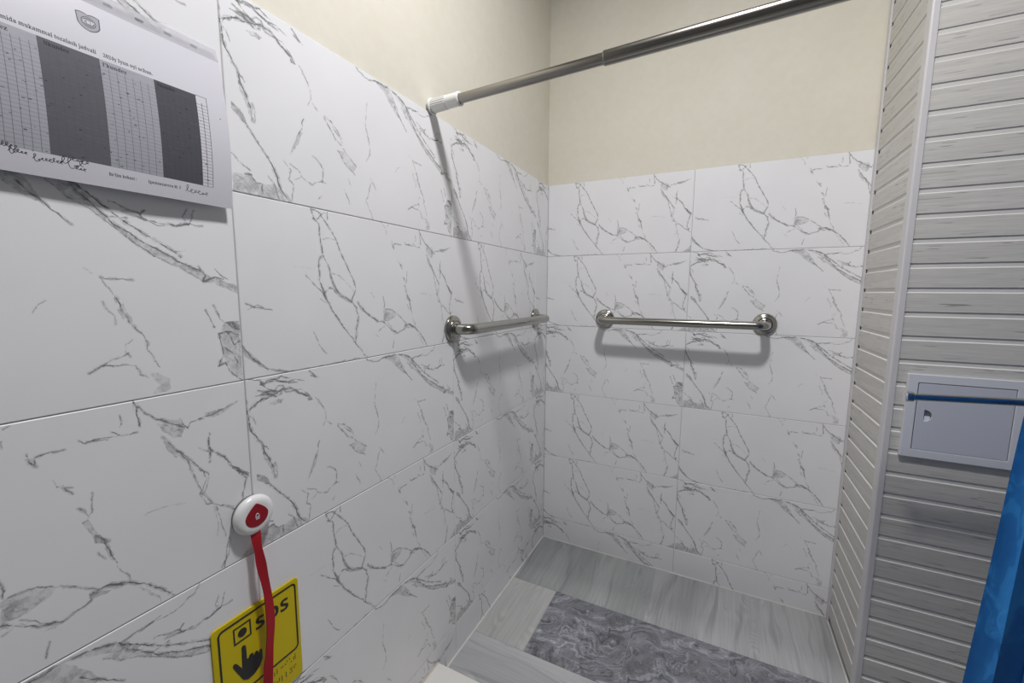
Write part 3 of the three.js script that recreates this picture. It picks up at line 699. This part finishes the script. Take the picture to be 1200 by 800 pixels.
  const sos = new TextGeometry('SOS', { font, size: 0.0215, depth: ink, curveSegments: 8 }); sos.computeBoundingBox();
  sos.scale(0.0625 / sos.boundingBox.max.x, 1, 1).translate(0.0675, -0.048, zf);
  mesh('lettering', sos, blk, sg).userData.label = 'black letters SOS';
  const hp = [[43.4, -60], [45.5, -58], [48.6, -58.5], [50.7, -63], [50.8, -87], [54.1, -87], [55.2, -83.5], [58.7, -82.5], [61.6, -84], [62.4, -91], [64.2, -86.5], [67.4, -85], [69.8, -87], [70.8, -93], [72.4, -88.5], [75.4, -87.5], [77.2, -91], [76.5, -106.9], [71.2, -117.5], [60.7, -123.7], [50.1, -124.5], [42.7, -118.7], [34.7, -100.4], [27.8, -83.9], [28.6, -80.2], [31.8, -79.2], [35.2, -83.5], [42.2, -97.1]];
  mesh('hand_symbol', extrude(new THREE.Shape(hp.map((p) => new THREE.Vector2(p[0] / 1000, p[1] / 1000))), ink).translate(0, 0, zf), blk, sg);
  const R = rng(404), dots = [];
  for (const y0 of [-0.1515, -0.1725]) for (let cidx = 0; cidx < 15; cidx++) for (let a = 0; a < 2; a++) for (let b = 0; b < 3; b++) {
    if (R() < 0.55) continue;
    dots.push(new THREE.SphereGeometry(0.001, 8, 5, 0, TAU, 0, Math.PI / 2).rotateX(Math.PI / 2).translate(0.018 + cidx * 0.0083 + a * 0.0032, y0 - b * 0.0038, zf));
  }
  const br = mesh('raised_dots', mergeGeometries(dots), blk, sg); br.userData.kind = 'stuff';
}

// ---- printed cleaning schedule in a plastic sleeve
{
  const t = tag(group('cleaning_schedule'), 'printed cleaning timetable sheet with grey columns taped to the tiled wall', 'paper');
  const PW = 0.297, PH = 0.214, TOP = 1.492, ZL = 1.6345;   // x = ZL - z
  const tex = canvasTex(2048, 1476, (g, W, H) => {
    const kx = W / PW, ky = H / PH, X = (z) => (ZL - z) * kx, Y = (y) => (TOP - y) * ky, R = rng(909);
    g.fillStyle = 'rgb(216,215,222)'; g.fillRect(0, 0, W, H);
    const top = Y(1.4265), bot = Y(1.3035);
    const cols = [[1.6265, 'g'], [1.578, 'm'], [1.5305, 'd'], [1.4805, 'm'], [1.4265, 'd'], [1.379, 'e']];
    const band = (a, b, c) => { g.fillStyle = c; g.fillRect(X(a), top, X(b) - X(a), bot - top); };
    band(1.6265, 1.5775, 'rgb(118,118,126)'); band(1.5775, 1.531, 'rgb(176,176,184)'); band(1.531, 1.480, 'rgb(104,104,111)'); band(1.480, 1.4262, 'rgb(172,172,180)'); band(1.4262, 1.3785, 'rgb(88,88,95)');
    // cells: fine ruling
    const rows = 26;
    const rule = (a, b, n, col, lw) => {
      g.strokeStyle = col; g.lineWidth = lw;
      for (let i = 0; i <= n; i++) { const x = lerp(X(a), X(b), i / n); g.beginPath(); g.moveTo(x, top + (i % n ? 60 : 0)); g.lineTo(x, bot); g.stroke(); }
      g.lineWidth = lw * 0.6;
      for (let i = 1; i <= rows; i++) { const y = lerp(top + 50, bot, i / rows); g.beginPath(); g.moveTo(X(a), y); g.lineTo(X(b), y); g.stroke(); }
    };
    rule(1.6265, 1.5775, 7, 'rgba(60,60,70,0.35)', 2); rule(1.5775, 1.531, 7, 'rgba(70,70,84,0.6)', 3); rule(1.531, 1.480, 7, 'rgba(70,70,76,0.3)', 2); rule(1.480, 1.4262, 7, 'rgba(70,70,84,0.6)', 3); rule(1.4262, 1.3785, 7, 'rgba(50,50,56,0.3)', 2); rule(1.3785, 1.3645, 2, 'rgba(40,40,46,0.9)', 4);
    g.strokeStyle = 'rgba(40,40,46,0.9)'; g.lineWidth = 4; g.beginPath(); g.moveTo(X(1.3785), top); g.lineTo(X(1.3645), top); g.stroke();
    // printer streaks and pencilled ticks
    for (let i = 0; i < 900; i++) { g.fillStyle = `rgba(${R() < 0.5 ? '50,50,56' : '210,210,216'},${0.05 + R() * 0.08})`; g.fillRect(X(1.6265) + R() * (X(1.3785) - X(1.6265)), top + R() * (bot - top), 20 + R() * 90, 2); }
    for (let i = 0; i < 110; i++) { g.fillStyle = `rgba(40,40,46,${0.4 + R() * 0.4})`; g.fillRect(X(1.6265) + R() * (X(1.366) - X(1.6265)), top + 60 + R() * (bot - top - 60), 8 + R() * 12, 4 + R() * 5); }
    g.fillStyle = 'rgb(38,38,44)'; g.textBaseline = 'alphabetic';
    const fit = (s, font, z0, z1, y) => { g.font = font; const w = g.measureText(s).width; g.save(); g.translate(X(z0), Y(y)); g.scale((X(z1) - X(z0)) / w, 1); g.fillText(s, 0, 0); g.restore(); };
    fit('limida mukammal tozalash jadvali', 'bold 44px serif', 1.559, 1.4815, 1.4308);
    fit("2024y Iyun oyi uchun.", 'bold 44px serif', 1.4755, 1.4262, 1.4308);
    fit("Bo'", 'bold 44px serif', 1.5665, 1.5605, 1.4308);
    fit('Ikundez', 'bold 40px serif', 1.575, 1.552, 1.4195); fit('Nkundez', 'bold 40px serif', 1.5265, 1.506, 1.4195); fit("I'kundez", 'bold 40px serif', 1.4775, 1.4545, 1.4195); fit('Nkundez', 'bold 40px serif', 1.4235, 1.403, 1.4195);
    fit("Bo'lim bekasi :", 'bold 34px serif', 1.4825, 1.4555, 1.2925); fit('Igamnazarova M. Y', 'bold 34px serif', 1.4435, 1.406, 1.2925);
    // crest: a small shield
    const cx = X(1.484), cy = Y(1.4655), a = 70;
    g.strokeStyle = 'rgb(88,88,96)'; g.lineWidth = 7; g.lineJoin = 'round';
    g.beginPath(); g.moveTo(cx - a, cy - a * 0.8); g.quadraticCurveTo(cx - a * 0.4, cy - a * 1.05, cx, cy - a * 0.75); g.quadraticCurveTo(cx + a * 0.4, cy - a * 1.05, cx + a, cy - a * 0.8); g.lineTo(cx + a * 0.95, cy + a * 0.3); g.quadraticCurveTo(cx + a * 0.7, cy + a * 0.9, cx, cy + a); g.quadraticCurveTo(cx - a * 0.7, cy + a * 0.9, cx - a * 0.95, cy + a * 0.3); g.closePath(); g.fillStyle = 'rgba(120,120,128,0.5)'; g.fill(); g.stroke();
    g.lineWidth = 5;
    for (const r of [0.62, 0.45, 0.28]) { g.beginPath(); g.ellipse(cx, cy, a * r, a * r * 0.9, 0, 0, TAU); g.stroke(); }
    g.fillStyle = 'rgb(225,225,230)'; g.font = 'bold 34px serif'; g.textAlign = 'center'; g.fillText('CRP', cx, cy + 12); g.textAlign = 'left';
    // signatures
    const scrawl = (z0, z1, y0, amp, seed, n) => {   // a hand-written word: loops leaning to the right
      const Q = rng(seed), x0 = X(z0), x1 = X(z1), yb = Y(y0); g.strokeStyle = 'rgb(44,44,52)'; g.lineWidth = 4;
      g.beginPath(); let x = x0, y = yb; g.moveTo(x, y);
      for (let i = 0; i < n; i++) {
        const w = (x1 - x0) / n, h = amp * (i === 0 || Q() < 0.25 ? 1.5 : 0.45 + Q() * 0.4), nx = x0 + w * (i + 1), ny = yb + (Q() - 0.5) * amp * 0.4 + (Q() < 0.2 ? amp * 0.8 : 0);
        g.bezierCurveTo(x + w * 0.6, y - h * 0.2, x + w * (1.1 + Q() * 0.5), y - h, x + w * 0.55, y - h * 0.9); g.bezierCurveTo(x + w * 0.2, y - h * 0.6, nx - w * 0.5, ny + amp * 0.1, nx, ny);
        x = nx; y = ny;
      }
      g.stroke();
    };
    scrawl(1.401, 1.372, 1.2915, 44, 21, 6); scrawl(1.568, 1.556, 1.3025, 22, 22, 4); scrawl(1.563, 1.549, 1.2985, 20, 27, 5); scrawl(1.5455, 1.522, 1.2955, 26, 23, 8); scrawl(1.5245, 1.505, 1.2965, 34, 24, 4); scrawl(1.516, 1.500, 1.3015, 16, 25, 4); scrawl(1.512, 1.503, 1.2925, 22, 28, 3);
    g.fillStyle = 'rgb(60,60,64)'; g.fillRect(X(1.3488), Y(1.405), 8, 12);
  });
  const paper = new THREE.MeshPhysicalMaterial({ map: tex, roughness: 0.3, side: THREE.DoubleSide, specularIntensity: 0.6 });
  const off = (y, x) => { const v = (TOP - y) / PH; return 0.003 + 0.015 * Math.sin(Math.PI * clamp(v * 1.0, 0, 1) * 0.78) + 0.0012 * Math.sin(x * 26 + v * 3) * v; };
  const NU = 48, NV = 48, P = [], U = [], I = [];
  for (let j = 0; j <= NV; j++) for (let i = 0; i <= NU; i++) {
    const u = i / NU, v = j / NV, x = u * PW - (v > 0.3 ? 0 : 0), y = TOP - v * PH;
    P.push(off(y, x), y, ZL - x); U.push(u, 1 - v);
  }
  for (let j = 0; j < NV; j++) for (let i = 0; i < NU; i++) { const a = j * (NU + 1) + i, b = a + 1, c = a + NU + 1, d = c + 1; I.push(a, c, b, b, c, d); }
  const g = new THREE.BufferGeometry(); g.setAttribute('position', new THREE.Float32BufferAttribute(P, 3)); g.setAttribute('uv', new THREE.Float32BufferAttribute(U, 2)); g.setIndex(I); g.computeVertexNormals();
  mesh('sheet', g, paper, t);
  // punched edge of the plastic sleeve above the sheet
  const s = new THREE.Shape(); s.moveTo(0, 0); s.lineTo(PW, -0.003); s.lineTo(PW - 0.004, 0.014); s.lineTo(0, 0.017); s.closePath();
  for (let i = 0; i < 9; i++) s.holes.push(roundRect(new THREE.Path(), 0.012 + i * 0.031, 0.0055 - i * 0.0002, 0.009, 0.0035, 0.0016));
  const film = new THREE.MeshPhysicalMaterial({ color: new THREE.Color().setRGB(0.9, 0.9, 0.92), transmission: 0.55, thickness: 0, roughness: 0.18, side: THREE.DoubleSide });
  const fg = new THREE.ExtrudeGeometry(s, { depth: 0.0006, bevelEnabled: false, curveSegments: 4 }); fg.rotateY(Math.PI / 2); fg.translate(0.003, TOP - 0.0015, ZL);
  mesh('sleeve_edge', fg, film, t).userData.label = 'clear punched plastic edge';
}

// ---- white step against the tiled wall, at the bottom of the picture
{
  const m = new THREE.MeshPhysicalMaterial({ color: new THREE.Color().setRGB(0.84, 0.83, 0.79), roughness: 0.3, clearcoat: 0.3 });
  const t = tag(group('shower_step'), 'low white step whose corner meets the tiled wall and the pale floor', 'step');
  const g = new RoundedBoxGeometry(0.75, 0.06, 0.4, 3, 0.003); g.translate(0.375 + 0.004, 0.03, 0.2);
  t.position.set(0, 0, 0.829);
  mesh('slab', g, m, t);
  const e = bead(0.4, 44, 0.0035).rotateX(Math.PI / 2).translate(0.002, 0.058, 0.2);
  mesh('sealant', e, new THREE.MeshStandardMaterial({ color: new THREE.Color().setRGB(0.62, 0.58, 0.5), roughness: 0.8 }), t).userData.label = 'yellowed sealant line';
}

renderer.render(scene, camera);
